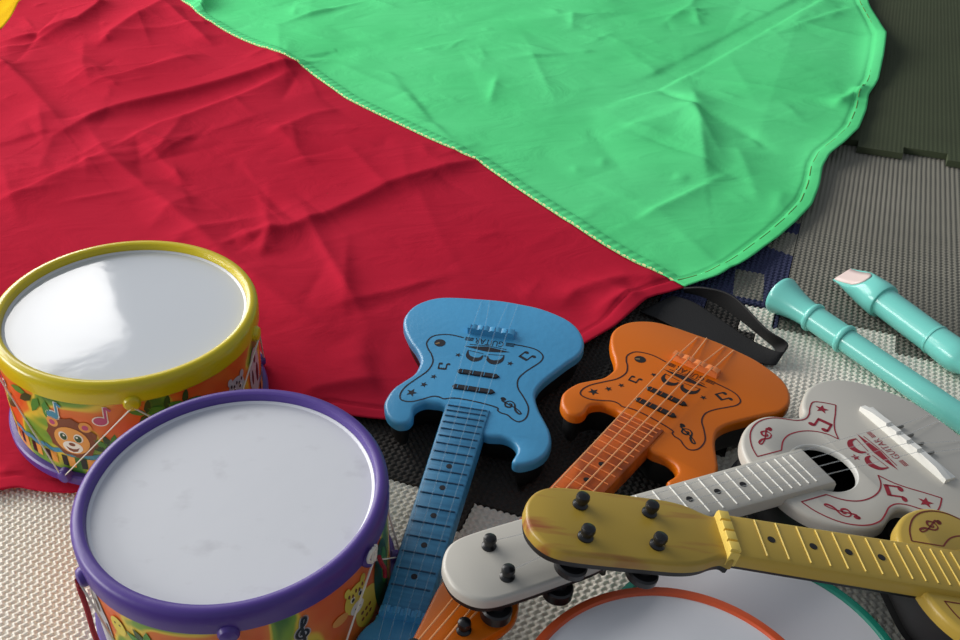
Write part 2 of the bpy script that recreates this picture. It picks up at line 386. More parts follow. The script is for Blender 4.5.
def cloth_z(P):
    z = np.full(len(P), .0045)
    for f in FOLDS: z += seg_field(P, *f)
    nz = np.array([noise.noise(Vector((x*5.5, y*4.2, 3))) for x, y in P])*.006
    z += nz
    for a, b, h, wf, wn in CREASES:
        d = b-a; L = np.hypot(*d); d = d/L; u = (P-a)@d; k = (u > 0) & (u < L); k &= np.abs((P-a)@np.array([-d[1], d[0]])) < .14
        q = P[k]-a; u = u[k]; ds = q@np.array([-d[1], d[0]]); tp = np.clip(np.minimum(u, L-u)/(L*.35), 0, 1)
        z[k] += h*tp*np.exp(-(np.sqrt(ds**2+.0018**2)-.0018)/np.where(ds > 0, wf, wn))
    # the olive mat lies a little higher
    t = P@TU; n = P@TN; z += .0085*np.clip((n-OL+.06)/.04, 0, 1)*np.clip((t+.17)/.10, 0, 1)
    base = .0045+.0085*np.clip((n-OL+.035)/.025, 0, 1)*np.clip((t+.17)/.10, 0, 1)
    z = base+np.log1p(np.exp((z-base)/.0016))*.0016-.0011
    for cx, cy, r, zm in PRESS:
        d = np.hypot(P[:, 0]-cx, P[:, 1]-cy); k = np.clip((d-r)/.03, 0, 1); k = k*k*(3-2*k); z = np.minimum(z, zm)*(1-k)+z*k
    return z
PRESS += [(-.270, .588, .102, .0030), (-.005, .66, .075, .0040), (.06, .655, .06, .0040)]
def edge_lift(a, r, kind):
    # hem stands up off the floor in soft waves
    return 0
para = thing('play_parachute', 'large red, green and yellow nylon play parachute spread crumpled over the foam mats', 'parachute', Matrix.Translation((0, .9, 0)))
def panel(name, A, B, H, na, nr, m, lift=None):
    a_ = resamp(A, nr); b_ = resamp(B, nr); h_ = resamp(H, na)
    u = np.linspace(0, 1, na)[:, None, None]; r = np.linspace(0, 1, nr)**.8; r = r[None, :, None]
    ri = np.linspace(0, 1, nr)**.8
    ai = np.stack([np.interp(ri, np.linspace(0, 1, nr), a_[:, k]) for k in (0, 1)], -1); bi = np.stack([np.interp(ri, np.linspace(0, 1, nr), b_[:, k]) for k in (0, 1)], -1)
    P = (1-u)*ai[None]+u*bi[None]+(h_[:, None, :]-((1-u)*a_[-1]+u*b_[-1]))*r
    fl = P.reshape(-1, 2); z = cloth_z(fl).reshape(na, nr)
    if lift is not None:
        dist = (1-ri)[None, :]*np.hypot(*(h_-CTR).T)[:, None]
        k = np.exp(-(dist/.022)**2)
        z = z + k*lift(np.linspace(0, 1, na))[:, None] - .002*np.exp(-((dist-.017)/.002)**2)
    # soft ridge at the seam
    V = np.concatenate([P, z[..., None]-0], -1).reshape(-1, 3); V[:, 1] -= .9
    I = np.arange(na*nr).reshape(na, nr); Q = np.stack([I[:-1, :-1], I[1:, :-1], I[1:, 1:], I[:-1, 1:]], -1).reshape(-1, 4)
    a, b, c = V[Q[len(Q)//2][:3]]
    if np.cross(b-a, c-a)[2] < 0: Q = Q[:, ::-1]
    me = bpy.data.meshes.new(name); me.from_pydata(V.tolist(), [], Q.tolist()); me.materials.append(m); me.shade_smooth()
    o = bpy.data.objects.new(name, me); C.objects.link(o); o.parent = para
    so = o.modifiers.new('thickness', 'SOLIDIFY'); so.thickness = .0006; so.offset = -1
    return o
def liftG(u):
    return .004+.006*np.clip(np.sin(u*34+1.0), -.3, 1)*np.exp(-((u-.42)/.22)**2)+.010*np.exp(-((u-.43)/.035)**2)
def liftR(u):
    return .002+.008*np.exp(-((u-.08)/.06)**2)+.005*np.exp(-((u-.68)/.05)**2)
o = panel('red_panel', seamG, seamY, hemR, 460, 430, M['red'], liftR); o['label'] = 'red nylon panel'
o = panel('green_panel', seamG, farG, hemG, 470, 430, M['green'], liftG); o['label'] = 'green nylon panel'
o = panel('yellow_panel', seamY, farY, outY, 60, 120, M['yelcloth']); o['label'] = 'yellow nylon panel'
def thread_line(pts, n, off, rad, m, name, extra=.0008, dash=None, lift=None):
    d = resamp(pts, n); t = np.gradient(d, axis=0); t /= np.hypot(t[:, 0], t[:, 1])[:, None]; p = d+np.stack([-t[:, 1], t[:, 0]], -1)*off
    z = cloth_z(p)+extra
    if lift is not None: z += lift
    mb = MB(); L = [(x, y-.9, zz) for (x, y), zz in zip(p, z)]
    if dash:
        for i in range(0, n-dash, dash+max(1, dash//2)): mb.tube(L[i:i+dash+1], rad, 5)
    else: mb.tube(L, rad, 5)
    return mb.build(name, m, para)
sg = seamG[1:]
o = thread_line(sg, 700, .0012, .0012, M['thread'], 'seam_stitching', .0010, 3); o['label'] = 'pale thread along the red edge'
o = thread_line(sg, 700, .013, .0005, M['threadbrown'], 'seam_stitching', .0004, 4); o['label'] = 'brown thread inside the green panel'
mb = MB()
d = resamp(sg, 500); t = np.gradient(d, axis=0); t /= np.hypot(t[:, 0], t[:, 1])[:, None]; nn_ = np.stack([-t[:, 1], t[:, 0]], -1)
rows = [(0, .0012), (.0012, .0021), (.006, .0019), (.0125, .0017), (.0145, .0004)]
V = []
for off, e in rows:
    p = d+nn_*off; z = cloth_z(p)+e+.0004*np.sin(np.arange(500)*1.3); V += [(x, y-.9, zz) for (x, y), zz in zip(p, z)]
mb.add(V, [(i*500+j+1, i*500+j, (i+1)*500+j, (i+1)*500+j+1) for i in range(len(rows)-1) for j in range(499)])
mb.f = [f[::-1] if (Vector(mb.v[f[1]])-Vector(mb.v[f[0]])).cross(Vector(mb.v[f[2]])-Vector(mb.v[f[0]])).z < 0 else f for f in mb.f]
mb.build('seam_tape', M['green'], para)
uu = np.linspace(0, 1, 700)
hl = liftG(uu)*np.exp(-(.016/.022)**2)
o = thread_line(hemG, 700, .0125, .00045, M['threadbrown'], 'hem_stitching', .0005, 9, lift=hl); o['label'] = 'brown hem thread'
# black webbing handle loop
def strap(edges1, edges2, name='handle_strap'):
    e1 = np.array(crom([tuple(at(x, y, z)) for x, y, z in edges1], 8, closed=False)); e2 = np.array(crom([tuple(at(x, y, z)) for x, y, z in edges2], 8, closed=False))
    mb = MB(); k = len(e1); V = []
    for p, q in zip(e1, e2):
        for s in (0, .03, .5, .97, 1): v = p*(1-s)+q*s; V.append((v[0], v[1]-.9, v[2]))
    mb.add(V, [(i*5+j, i*5+j+1, i*5+j+6, i*5+j+5) for i in range(k-1) for j in range(4)])
    o = mb.build(name, M['web'], para); so = o.modifiers.new('thickness', 'SOLIDIFY'); so.thickness = .0016; so.offset = 0
    return o
o = strap([(684, 288, .010), (706, 288, .018), (734, 297, .022), (766, 329, .022), (786, 342, .016), (786, 349, .012), (778, 352, .010), (752, 341, .006), (722, 321, .005), (694, 303, .005), (672, 296, .005)],
          [(684, 292, .004), (704, 297, .004), (730, 312, .003), (762, 337, .003), (775, 349, .003), (776, 362, .003), (770, 365, .003), (736, 357, .003), (700, 341, .003), (664, 322, .003), (640, 312, .003)])
o['label'] = 'black webbing handle loop'

# ------------------------------------------------------------------ drums
PRINT = [mat('print_orange', (226, 112, 40), .35), mat('print_green', (70, 140, 50), .35), mat('print_yellow', (226, 204, 70), .35), mat('print_brown', (126, 62, 30), .35), mat('print_tan', (232, 160, 74), .35), mat('print_white', (240, 236, 226), .35), mat('print_black', (24, 22, 26), .35), mat('print_blue', (60, 140, 170), .35), mat('print_pink', (190, 70, 120), .35), mat('print_dark_green', (36, 74, 34), .35), mat('print_grey', (186, 186, 190), .35)]
def shell_mat():
    m = bpy.data.materials.new('printed_jungle_wrap'); m.use_nodes = True; nt = m.node_tree; b = nt.nodes['Principled BSDF']; b.inputs['Roughness'].default_value = .33
    tc = nt.nodes.new('ShaderNodeTexCoord'); n = nt.nodes.new('ShaderNodeTexNoise'); n.inputs['Scale'].default_value = 22; n.inputs['Detail'].default_value = 1.5; n.inputs['Distortion'].default_value = .8
    rp = nt.nodes.new('ShaderNodeValToRGB'); rp.color_ramp.interpolation = 'EASE'
    e = rp.color_ramp.elements; e[0].position = .30; e[0].color = col(52, 112, 44); e[1].position = .72; e[1].color = col(226, 92, 34)
    for p, c_ in ((.40, (120, 160, 50)), (.47, (226, 196, 60)), (.54, (230, 120, 44))): k = e.new(p); k.color = col(*c_)
    nt.links.new(tc.outputs['Object'], n.inputs['Vector']); nt.links.new(n.outputs['Fac'], rp.inputs['Fac']); nt.links.new(rp.outputs['Color'], b.inputs['Base Color'])
    return m
SHELL = shell_mat()
def wrap_poly(mb, pts, R0, th0, z0, off, mi):
    # flat motif (metres) wrapped on the drum side around azimuth th0, height z0
    P = [Vector((x, y, 0)) for x, y in pts]; tr = [tuple(t) for t in tessellate_polygon([P])]; T = [[P[i] for i in t] for t in tr]; out = []
    while T:
        t = T.pop(); L = [(t[i]-t[(i+1) % 3]).length for i in range(3)]; k = max(range(3), key=lambda i: L[i])
        if L[k] > .004: mid = (t[k]+t[(k+1) % 3])/2; T += [[t[k], mid, t[(k+2) % 3]], [mid, t[(k+1) % 3], t[(k+2) % 3]]]
        else: out.append(t)
    V = []; Fc = []
    for t in out:
        if (t[1]-t[0]).cross(t[2]-t[0]).z < 0: t = t[::-1]
        i = len(V); Fc.append((i, i+1, i+2))
        for p in t: a = th0+p.x/R0; rr = R0+off; V.append((rr*math.cos(a), rr*math.sin(a), z0+p.y))
    mb.add(V, Fc, mi)
def circ(cx, cy, rx, ry=None, n=22): ry = ry or rx; return [(cx+rx*math.cos(2*PI*i/n), cy+ry*math.sin(2*PI*i/n)) for i in range(n)]
def stroke(pts, w):
    p = [Vector(q) for q in pts]; A = []; B = []
    for i, q in enumerate(p):
        t = (p[min(i+1, len(p)-1)]-p[max(i-1, 0)]).normalized(); n = Vector((-t.y, t.x))*w/2; A.append(tuple(q+n)); B.append(tuple(q-n))
    return A+B[::-1]
OFF = .00025
class Scaled:
    def __init__(s, w, k): s.w = w; s.k = k
    def p(s, pts, mi, lv=1): s.w.p([(x*s.k, y*s.k) for x, y in pts], mi, lv)
    def line(s, pts, wd, mi, lv=2): s.w.line([(x*s.k, y*s.k) for x, y in pts], wd*s.k, mi, lv)
class Wrap:
    def __init__(s, mb, R0, th, z): s.mb = mb; s.R0 = R0; s.th = R(th); s.z = z
    def p(s, pts, mi, lv=1): wrap_poly(s.mb, pts, s.R0, s.th, s.z, OFF+.00012*lv, mi+1)
    def line(s, pts, w, mi, lv=2):
        for a, b in zip(pts, pts[1:]): s.p(stroke([a, b], w), mi, lv)
def lion(w):
    w = Scaled(w, 1.45)
    mane = [((.0125+.0014*(i % 2))*math.cos(i*PI/11), .0012+(.0118+.0014*(i % 2))*math.sin(i*PI/11)) for i in range(22)]
    w.p(mane, 3, 2)
    for s in (-1, 1): w.p(circ(s*.0085, .0095, .0032), 4, 3); w.p(circ(s*.0085, .0093, .0016), 8, 4)
    w.p(circ(0, -.0005, .0092, .0086), 4, 4)
    w.p(circ(0, -.0046, .0052, .0038), 5, 5); w.p([(-.0036, -.0044), (-.0020, -.0054), (0, -.0058), (.0020, -.0054), (.0036, -.0044), (.0022, -.0070), (0, -.0078), (-.0022, -.0070)], 3, 6); w.p(circ(0, -.0028, .0017, .0011), 3, 6)
    for s in (-1, 1): w.p(circ(s*.0040, .0018, .0024, .0028), 5, 5); w.p(circ(s*.0038, .0015, .0018, .0022), 9, 6); w.p(circ(s*.0034, .0024, .0006), 5, 7)
def animal(w, body, spot, ear=.006):
    w.p(circ(0, 0, .010, .012), body, 2); w.p(circ(0, -.008, .006, .005), 5, 3)
    for s in (-1, 1): w.p(circ(s*.007, .011, .0025, ear*.6), body, 3); w.p(circ(s*.0035, .002, .0020, .0024), 5, 4); w.p(circ(s*.0033, .0016, .0013, .0016), 6, 5); w.p(circ(s*.0018, -.008, .0006), 6, 5)
    for i in range(5): w.p(circ(-.006+.003*i, .007-.002*(i % 2), .0009, .0016), spot, 4)
def note(w, c_, fl=1):
    w = Scaled(w, 1.3)
    w.p(circ(0, -.004, .0044, .0034), 5, 2); w.p(circ(0, -.004, .0036, .0027), c_, 3)
    w.line([(.0030*fl, -.004), (.0034*fl, .006)], .0024, 5, 2); w.line([(.0030*fl, -.004), (.0034*fl, .0057)], .0013, c_, 3); w.line([(.0034*fl, .0055), (.0062*fl, .003)], .0015, c_, 3)
def clef_pts(s=1.):
    a = [(0, -.010), (-.0022, -.0095), (-.0016, -.0075), (.0004, -.0085), (.0004, -.004), (0, .004), (.0012, .009), (.0026, .008), (.0014, .004), (-.0026, .0), (-.0028, -.004), (.0004, -.0055), (.003, -.003), (.0016, -.0002), (-.0010, -.0012), (-.0006, -.003)]
    return [(x*s, y*s) for x, y in crom(a, 5, closed=False)]
def leaf(w, x, y, a, L, mi, lv=1):
    p = [(0, 0), (L*.3, L*.18), (L*.7, L*.14), (L, 0), (L*.7, -L*.14), (L*.3, -L*.18)]; w.p([(x+u*math.cos(a)-v*math.sin(a), y+u*math.sin(a)+v*math.cos(a)) for u, v in p], mi, lv)
def snare(label, ctr, hz, Rh, tilt, rim, base, headm, lugs, blugs, motifs, name='toy_drum'):
    s = Rh/.085
    Ro, Rs = .0938*s, .0922*s
    n = Vector((math.sin(R(tilt[0])), math.sin(R(tilt[1])), 1)).normalized(); q = Vector((0, 0, 1)).rotation_difference(n)
    H = hz; hc = Vector(ctr)
    t = thing(name, label, 'drum', Matrix.Translation(hc-n*hz) @ q.to_matrix().to_4x4())
    ht = H+.0068                          # rim top
    mb = MB()
    mb.lathe([(Rs-.001, H-.0102), (Ro-.0008, H-.0106), (Ro, H-.0096), (Ro+.0003, H-.003), (Ro, ht-.0035), (Ro-.0012, ht-.0012), (Ro-.0030, ht), (Rh+.0030, ht), (Rh+.0014, ht-.0008), (Rh+.0008, ht-.0022), (Rh+.0006, H-.001)], 120)
    for a in lugs:
        m4 = Matrix.Rotation(R(a), 4, 'Z') @ Matrix.Translation((Ro-.001, 0, H-.0098)) @ Matrix.Rotation(PI/2, 4, 'Y')
        mb.lathe([(.0062, -.002), (.0060, .0022), (.0048, .0040), (.002, .0048), (0.0001, .0049)], 18, 0, m4)
    mb.build('rim', rim, t)
    mb = MB(); mb.lathe([(Rh+.0007, H-.0006), (Rh+.0006, H+.0009), (Rh+.0001, H+.0010), (Rh-.0008, H+.0003), (Rh-.0020, H-.0002)], 120); mb.build('film_collar', M['collar'], t)
    mb = MB()
    k = [Rh*i/40 for i in range(1, 41)]
    mb.lathe([(.0001, H-.0004)]+[(r, H-.0004+.0004*(r/Rh)**2) for r in k], 96); mb.build('drum_head', headm, t)
    mb = MB(); mb.lathe([(Rs, z) for z in np.linspace(.010, H-.008, 10)], 140, 0)
    motifs(mb, Rs)
    mb.build('shell', [SHELL]+PRINT, t)
    Rb = Ro+.0028
    mb = MB(); mb.lathe([(Rs-.003, .002), (Rs-.002, .0), (Rb-.003, 0), (Rb-.0005, .0012), (Rb, .003), (Rb, .0080), (Rb-.0012, .0094), (Rs-.0005, .0098)], 120)
    for a in blugs:
        m4 = Matrix.Rotation(R(a), 4, 'Z') @ Matrix.Translation((Rb-.001, 0, .0085)) @ Matrix.Rotation(PI/2, 4, 'Y')
        mb.lathe([(.0056, -.002), (.0054, .0022), (.0044, .0040), (.002, .0048), (0.0001, .0049)], 18, 0, m4)
    o = mb.build('base_ring', base, t)
    if base is not rim: o['label'] = 'purple base ring'
    mb = MB(); rr = Ro+.0032
    P = lambda a, z: ((rr if z > .03 else Rb+.003)*math.cos(R(a)), (rr if z > .03 else Rb+.003)*math.sin(R(a)), z)
    al = sorted([(a, 1) for a in lugs]+[(a, 0) for a in blugs]); pts = [P(a, H-.0110 if u else .0088) for a, u in al]
    mb.tube(pts, .00075, 6, closed=True); o = mb.build('lacing_cord', M['cord'], t); o['label'] = 'white lacing cord'
    return t, H, Ro, P
def motifs_yellow(mb, Rs):
    w = Wrap(mb, Rs, -101.5, .0425); lion(w)
    w = Wrap(mb, Rs, -108, .068); note(w, 7)
    w = Wrap(mb, Rs, -87, .068); note(w, 8)
    for a in range(-160, 20, 9):
        w = Wrap(mb, Rs, a, .028); w.line([(-.008, 0), (-.003, .0015), (.003, -.001), (.008, 0)], .004, 7, 1)
        w = Wrap(mb, Rs, a, .020); w.p([(-.0042, -.005), (.0002, -.005), (.0002, .005), (-.0042, .005)], 6, 1); w.p([(.0008, -.005), (.0062, -.005), (.0062, .005), (.0008, .005)], 4, 1)
    w = Wrap(mb, Rs, -146, .048)
    for i in range(7): leaf(w, .0, -.004, R(20+22*i), .024, (9, 1, 2, 8, 4, 1, 9)[i], 2)
    w.p(circ(.008, .016, .0035), 5, 3); w.p(circ(.008, .016, .0020), 6, 4)
    w.line([(-.006, .012), (.002, -.012), (.010, -.022)], .005, 2, 2)
    w = Wrap(mb, Rs, -84, .045)
    for i in range(7): leaf(w, 0, -.010, R(-10+30*i), .016, (9, 1, 9, 1, 9, 1, 9)[i], 2)
    w = Wrap(mb, Rs, -119, .074)
    for i in range(4): leaf(w, -.004+.006*i, 0, R(190+25*i), .018, (1, 9, 1, 1)[i], 2)
    w = Wrap(mb, Rs, -6, .046); w.p(circ(0, 0, .011, .022), 10, 2); w.p(circ(0, .012, .0022, .004), 6, 3); w.p(circ(.004, -.004, .003, .009), 6, 3); w.p(circ(-.006, -.002, .0016, .007), 6, 3)
    w = Wrap(mb, Rs, -24, .05); animal(w, 10, 6)
    w = Wrap(mb, Rs, -42, .058); w.p(circ(0, 0, .006), 3, 2); w.p(circ(0, 0, .003), 4, 3)
    for a in (-52, -60, -68): 
        w = Wrap(mb, Rs, a, .066)
        for i in range(4): leaf(w, 0, 0, R(80*i), .013, (1, 9, 1, 9)[i], 2)
yd, H, Ro, P = snare('yellow rimmed toy drum with glossy white head and lion print standing on the red cloth', (-.2650, .5888, .0953), .0885, .0867, (3.8, .5), M['rimyellow'], M['purple'], M['headglossy'], [-3.4, -73, -144.5, 142, 70], [-107, -40, 31, 106, 178], motifs_yellow)
def motifs_purple(mb, Rs):
    w = Wrap(mb, Rs, -139, .052); w.p([(-.012, -.04), (.012, -.04), (.010, .0), (.004, .020), (-.004, .022), (-.010, .004)], 10, 2); w.p(circ(.001, .006, .0024, .006), 6, 3); w.line([(-.006, .01), (-.009, -.02)], .002, 6, 3); w.line([(.007, -.005), (.010, -.025)], .002, 6, 3)
    w = Wrap(mb, Rs, -125, .058); w.p(circ(0, 0, .006, .008), 2, 3)
    for x in (-.002, .002): w.p(circ(x, .002, .0008), 6, 4)
    w = Wrap(mb, Rs, -104, .053); w.p(circ(0, 0, .0065), 6, 2); w.p(circ(0, 0, .0055), 4, 3); w.p(circ(0, 0, .0032), 6, 4); w.p(circ(0, 0, .0024), 4, 5)
    for a in (-92, -86, -112):
        w = Wrap(mb, Rs, a, .055)
        for i in range(5): leaf(w, 0, -.006, R(20+32*i), .018, (1, 9, 1, 9, 1)[i], 2)
    w = Wrap(mb, Rs, -57, .058); cp = clef_pts(1.15)
    for a, b in zip(cp, cp[1:]): w.p(stroke([a, b], .0034), 10, 2)
    for a, b in zip(cp, cp[1:]): w.p(stroke([a, b], .0019), 6, 3)
    w = Wrap(mb, Rs, -33, .052); animal(w, 2, 3); w.p(circ(-.014, -.006, .006, .004), 4, 3); w.p(circ(.010, -.018, .012, .016), 2, 1)
    for i in range(6): w.p(circ(.004+.004*(i % 3), -.024+.006*(i//3), .0014), 3, 3)
    w = Wrap(mb, Rs, -14, .04); w.p(circ(0, 0, .012, .030), 9, 2); w.p(circ(.004, .004, .005, .016), 1, 3)
pd, H, Ro, P = snare('purple rimmed toy drum with dull scuffed white head standing on the cream white mat', (-.1498, .4115, .0858), .0854, .085, (1.0, .15), M['purple'], M['purple'], M['head'], [-143.5, -81, -25, 40, 100, 160], [-114, -50, 10, 70, 130, 186], motifs_purple)
mb = MB()
for i in range(3): mb.tube([P(-25+dx, H-.0115+dz) for dx, dz in crom([(-1.2, .001), (-3.2+2.4*i, .006), (-1+1.6*i, .010), (1.5, .005), (.4, 0)], 4, closed=False)], .0012, 6)
o = mb.build('cord_knot', M['cord'], pd); o['label'] = 'white knot of the lacing cord'
mb = MB(); r2 = Ro+.004
Q = lambda a, z, r=r2: (r*math.cos(R(a)), r*math.sin(R(a)), z)
mb.tube(crom([Q(-143.5, H-.010), Q(-145.4, H-.018), Q(-145.4, H-.026), Q(-143.5, H-.024), Q(-143.1, H-.012)], 5, closed=False), .0011, 6)
mb.tube(crom([Q(-143, H-.016), Q(-142.5, H-.034), Q(-141, H-.050, r2+.001), Q(-139, .018, r2+.002), Q(-132, .005, r2+.012), Q(-120, .003, r2+.03)], 8, closed=False), [.0016]*41, 8)
o = mb.build('carry_strap', M['redcord'], pd); o['label'] = 'dark red carry strap'
mb = MB(); mb.tube(crom([Q(-22, H-.013), Q(-19, H-.026, Ro+.003), Q(-16, .05, Ro+.002), Q(-16, .042, Ro+.002)], 6, closed=False), .0014, 8)
o = mb.build('carry_strap', M['redcord'], pd); o['label'] = 'dark red carry strap'
def hoop(label, ctr, rad, z0, h, rimm):
    t = thing('hand_drum', label, 'drum', Matrix.Translation((ctr[0], ctr[1], z0)))
    mb = MB(); mb.lathe([(rad-.006, 0), (rad-.001, 0), (rad, .001), (rad, h-.0015), (rad-.0006, h-.0004), (rad-.0018, h), (rad-.0048, h), (rad-.0056, h-.0006), (rad-.006, h-.0016)], 140); mb.build('hoop', rimm, t)
    mb = MB(); rh = rad-.0058; mb.lathe([(.0001, h-.0016)]+[(rh*i/12, h-.0016) for i in range(1, 13)], 120); mb.build('drum_head', M['headgrey'], t)
    mb = MB(); mb.lathe([(.0001, .003)]+[(rh*i/4, .003) for i in range(1, 5)], 60); mb.build('drum_bottom', M['headgrey'], t)
    return t
hoop('teal rimmed white hand drum lying on the mat below the yellow guitar neck', (.1557, .3240), .0914, 0, .030, M['rimteal'])
hoop('orange rimmed white hand drum lying on top of the teal rimmed drum', (.1005, .2795), .0854, .0302, .0275, M['rimorange'])

# ------------------------------------------------------------------ guitars
def basis(a, tx, ty):
    n = np.array([math.sin(R(tx)), math.sin(R(ty)), 1.]); n /= np.linalg.norm(n)
    u = np.array([math.cos(R(a)), math.sin(R(a)), 0]); u -= n*(u@n); u /= np.linalg.norm(u); return u, np.cross(n, u), n
def pose(c, a, tx, ty, th):
    u, v, n = basis(a, tx, ty); c = np.array(c)-n*th
    return Matrix(((u[0], v[0], n[0], c[0]), (u[1], v[1], n[1], c[1]), (u[2], v[2], n[2], c[2]), (0, 0, 0, 1)))
def star(x, y, r, rot=90): return [(x+(r if i % 2 == 0 else r*.42)*math.cos(R(rot+36*i)), y+(r if i % 2 == 0 else r*.42)*math.sin(R(rot+36*i))) for i in range(10)]
def glyph_text(mb, txt, x, y, w, z, mi, rot=0):
    cu = bpy.data.curves.new('t', 'FONT'); cu.body = txt; cu.size = 1; cu.align_x = 'CENTER'; cu.align_y = 'CENTER'; cu.resolution_u = 2
    ob = bpy.data.objects.new('t', cu); me = bpy.data.meshes.new_from_object(ob)
    xs = [v.co.x for v in me.vertices]; wd = max(xs)-min(xs); s = w/wd; c_, s_ = math.cos(rot), math.sin(rot)
    V = [(x+(v.co.x*c_-v.co.y*1.45*s_)*s, y+(v.co.x*s_+v.co.y*1.45*c_)*s, z) for v in me.vertices]
    mb.add(V, [fixw(V, tuple(p.vertices)) for p in me.polygons], mi)
    bpy.data.objects.remove(ob); bpy.data.meshes.remove(me); bpy.data.curves.remove(cu)
def rotp(pts, a, x, y, s=1): c_, s_ = math.cos(R(a)), math.sin(R(a)); return [(x+(p*c_-q*s_)*s, y+(p*s_+q*c_)*s) for p, q in pts]
def draw_note(mb, x, y, a, s, z, mi):
    for dx in (-.0032, .0032): mb.poly(rotp(circ(dx-.0008, -.003, .0017, .0013, 10), a, x, y, s), z, mi); mb.ribbon(rotp([(dx+.0005, -.003), (dx+.0005, .0035)], a, x, y, s), .0011*s, z, mi)
    mb.ribbon(rotp([(-.0031, .0032), (.0041, .0032)], a, x, y, s), .0021*s, z, mi)
def draw_clef(mb, x, y, a, s, z, mi):
    p = rotp(clef_pts(1), a, x, y, s); n = len(p); mb.ribbon(p, [(.0008+.0007*math.sin(PI*i/n*3)**2)*s for i in range(n)], z, mi); mb.poly(rotp(circ(-.0012, -.0095, .0014, n=10), a, x, y, s), z, mi)
def logo(mb, x, y, w, z, mi, up=-1):
    # winged banner, two curls under it and the word above the bridge
    h = w/2
    mb.poly([(x-h, y), (x-h*.5, y+.0016), (x, y+.0032), (x+h*.5, y+.0018), (x+h, y+.0004), (x+h*.5, y-.0018), (x, y-.0030), (x-h*.5, y-.0018)], z, mi)
    mb.ribbon([(x-h*.8, y+.0030), (x, y+.0042), (x+h*.8, y+.0030)], .0007, z, mi)
    for s in (-1, 1):
        p = crom([(x+s*h*.78, y-.005), (x+s*h*.72, y-.011), (x+s*h*.45, y-.0145), (x+s*h*.18, y-.0125), (x+s*h*.10, y-.008)], 5, closed=False); n = len(p)
        mb.ribbon(p, [.0008+.0042*math.sin(PI*i/(n-1)*.9+.15)**2 for i in range(n)], z, mi)
        mb.ribbon([(x+s*h*.1, y-.006), (x+s*h*.8, y-.0045)], .0006, z, mi)
    mb.poly(star(x, y-.0085, .0013), z, mi)
def tuner(parent, x, y, ztop, zbot, bh, br=.0095, dx=0, dy=0):
    mb = MB(); T = Matrix.Translation((x, y, ztop))
    mb.lathe([(.0044, -.001), (.0044, .0008), (.0036, .0014), (.0030, .0018), (.0029, .0032), (.0037, .0038), (.0040, .0056), (.0036, .0072), (.0022, .0081), (.0001, .0084)], 20, 0, T)
    o = mb.build('tuning_peg', M['peg'], parent)
    mb = MB(); T = Matrix.Translation((x+dx, y+dy, zbot))
    mb.lathe([(.0045, .002), (.0045, -.0025), (br-.001, -.003), (br, -.0042), (br, -bh+.001), (br-.0012, -bh), (.0001, -bh)], 28, 0, T)
    b = mb.build('tuning_button', M['peg'], o)
    return o
def neck_mesh(y0, y1, w0, w1, zt, thick, back, m, name, parent, cx0=0, cx1=0, bev=.0022, x_mid=None):
    out = []
    for i in range(9): f = i/8; out.append((cx0+(cx1-cx0)*f+(w0+(w1-w0)*f), y0+(y1-y0)*f))
    for i in range(8, -1, -1): f = i/8; out.append((cx0+(cx1-cx0)*f-(w0+(w1-w0)*f), y0+(y1-y0)*f))
    mb = MB(); mb.layers(ccw(out), [(bev, zt), (bev*.35, zt-bev*.3), (0, zt-bev), (0, zt-thick), (.0015, zt-thick), (.0025, zt-thick-back*.6), (.006, zt-thick-back)], 0, bottom=True, mis=[0, 0, 0, 1, 1, 1])
    return mb.build(name, [m, M['black']], parent)
EL = [(21, -69.5), (12, -68.5), (4.7, -70), (-.6, -77), (.6, -87), (-2, -93.5), (-9, -95.5), (-17, -91), (-22.5, -83), (-24.8, -74), (-22.6, -60), (-17, -50), (-11.2, -40.7), (-9.6, -31), (-10.6, -22), (-16.5, -12), (-24, -3), (-31, 7.5), (-36.2, 19), (-37.2, 30), (-34, 42), (-27, 51.5), (-16, 59.3), (-2, 63), (14.6, 65), (37, 67), (56.5, 66), (73, 63.8), (90, 57.8), (102, 50.5), (110, 41), (114.8, 30), (115.8, 20), (113.4, 10), (106, -1), (98, -14), (90.5, -27), (86.9, -37), (87, -45.5), (91.6, -58), (98, -69), (103.6, -79.5), (106.2, -91.5), (104, -103), (98, -111), (90.5, -116), (84.6, -117.2), (81.2, -114), (82.6, -107), (82.4, -101), (78, -95.5), (70, -92.8), (59, -94), (50, -90), (35, -80)]
PG = [(17.9, 10.5), (8, 11.9), (.5, 11), (-7.7, 6.8), (-10.3, -1.8), (-7.5, -9), (-3.2, -15), (.3, -23.7), (-1.1, -34.7), (-7.1, -45.3), (-13.1, -55.9), (-15.0, -64.9), (-12.6, -71.2), (-4.8, -71.5), (3, -67.0), (9.5, -62.5), (14.5, -61.9), (18.8, -63.2), (24, -61.2), (31.4, -60.4), (46.2, -61.3), (60.1, -63.8), (61.5, -66.8), (64.5, -68.8), (69.5, -69.9), (74, -73.4), (78.8, -75.2), (82.8, -72), (84.3, -66), (83.2, -57.5), (77.7, -47.8), (72, -39.1), (70.5, -29.3), (74, -20.5), (79.8, -12), (84.5, -4.6), (85.1, 2), (81, 7), (76, 9.4), (67.4, 10.7), (59.7, 10.9)]
FR = [-70.9, -76.1, -81.9, -88.4, -95.3, -102.5, -110, -118.3, -126.8, -136.1, -145.8, -157.6, -170.1, -182.8, -195, -207.8, -221, -234.1]
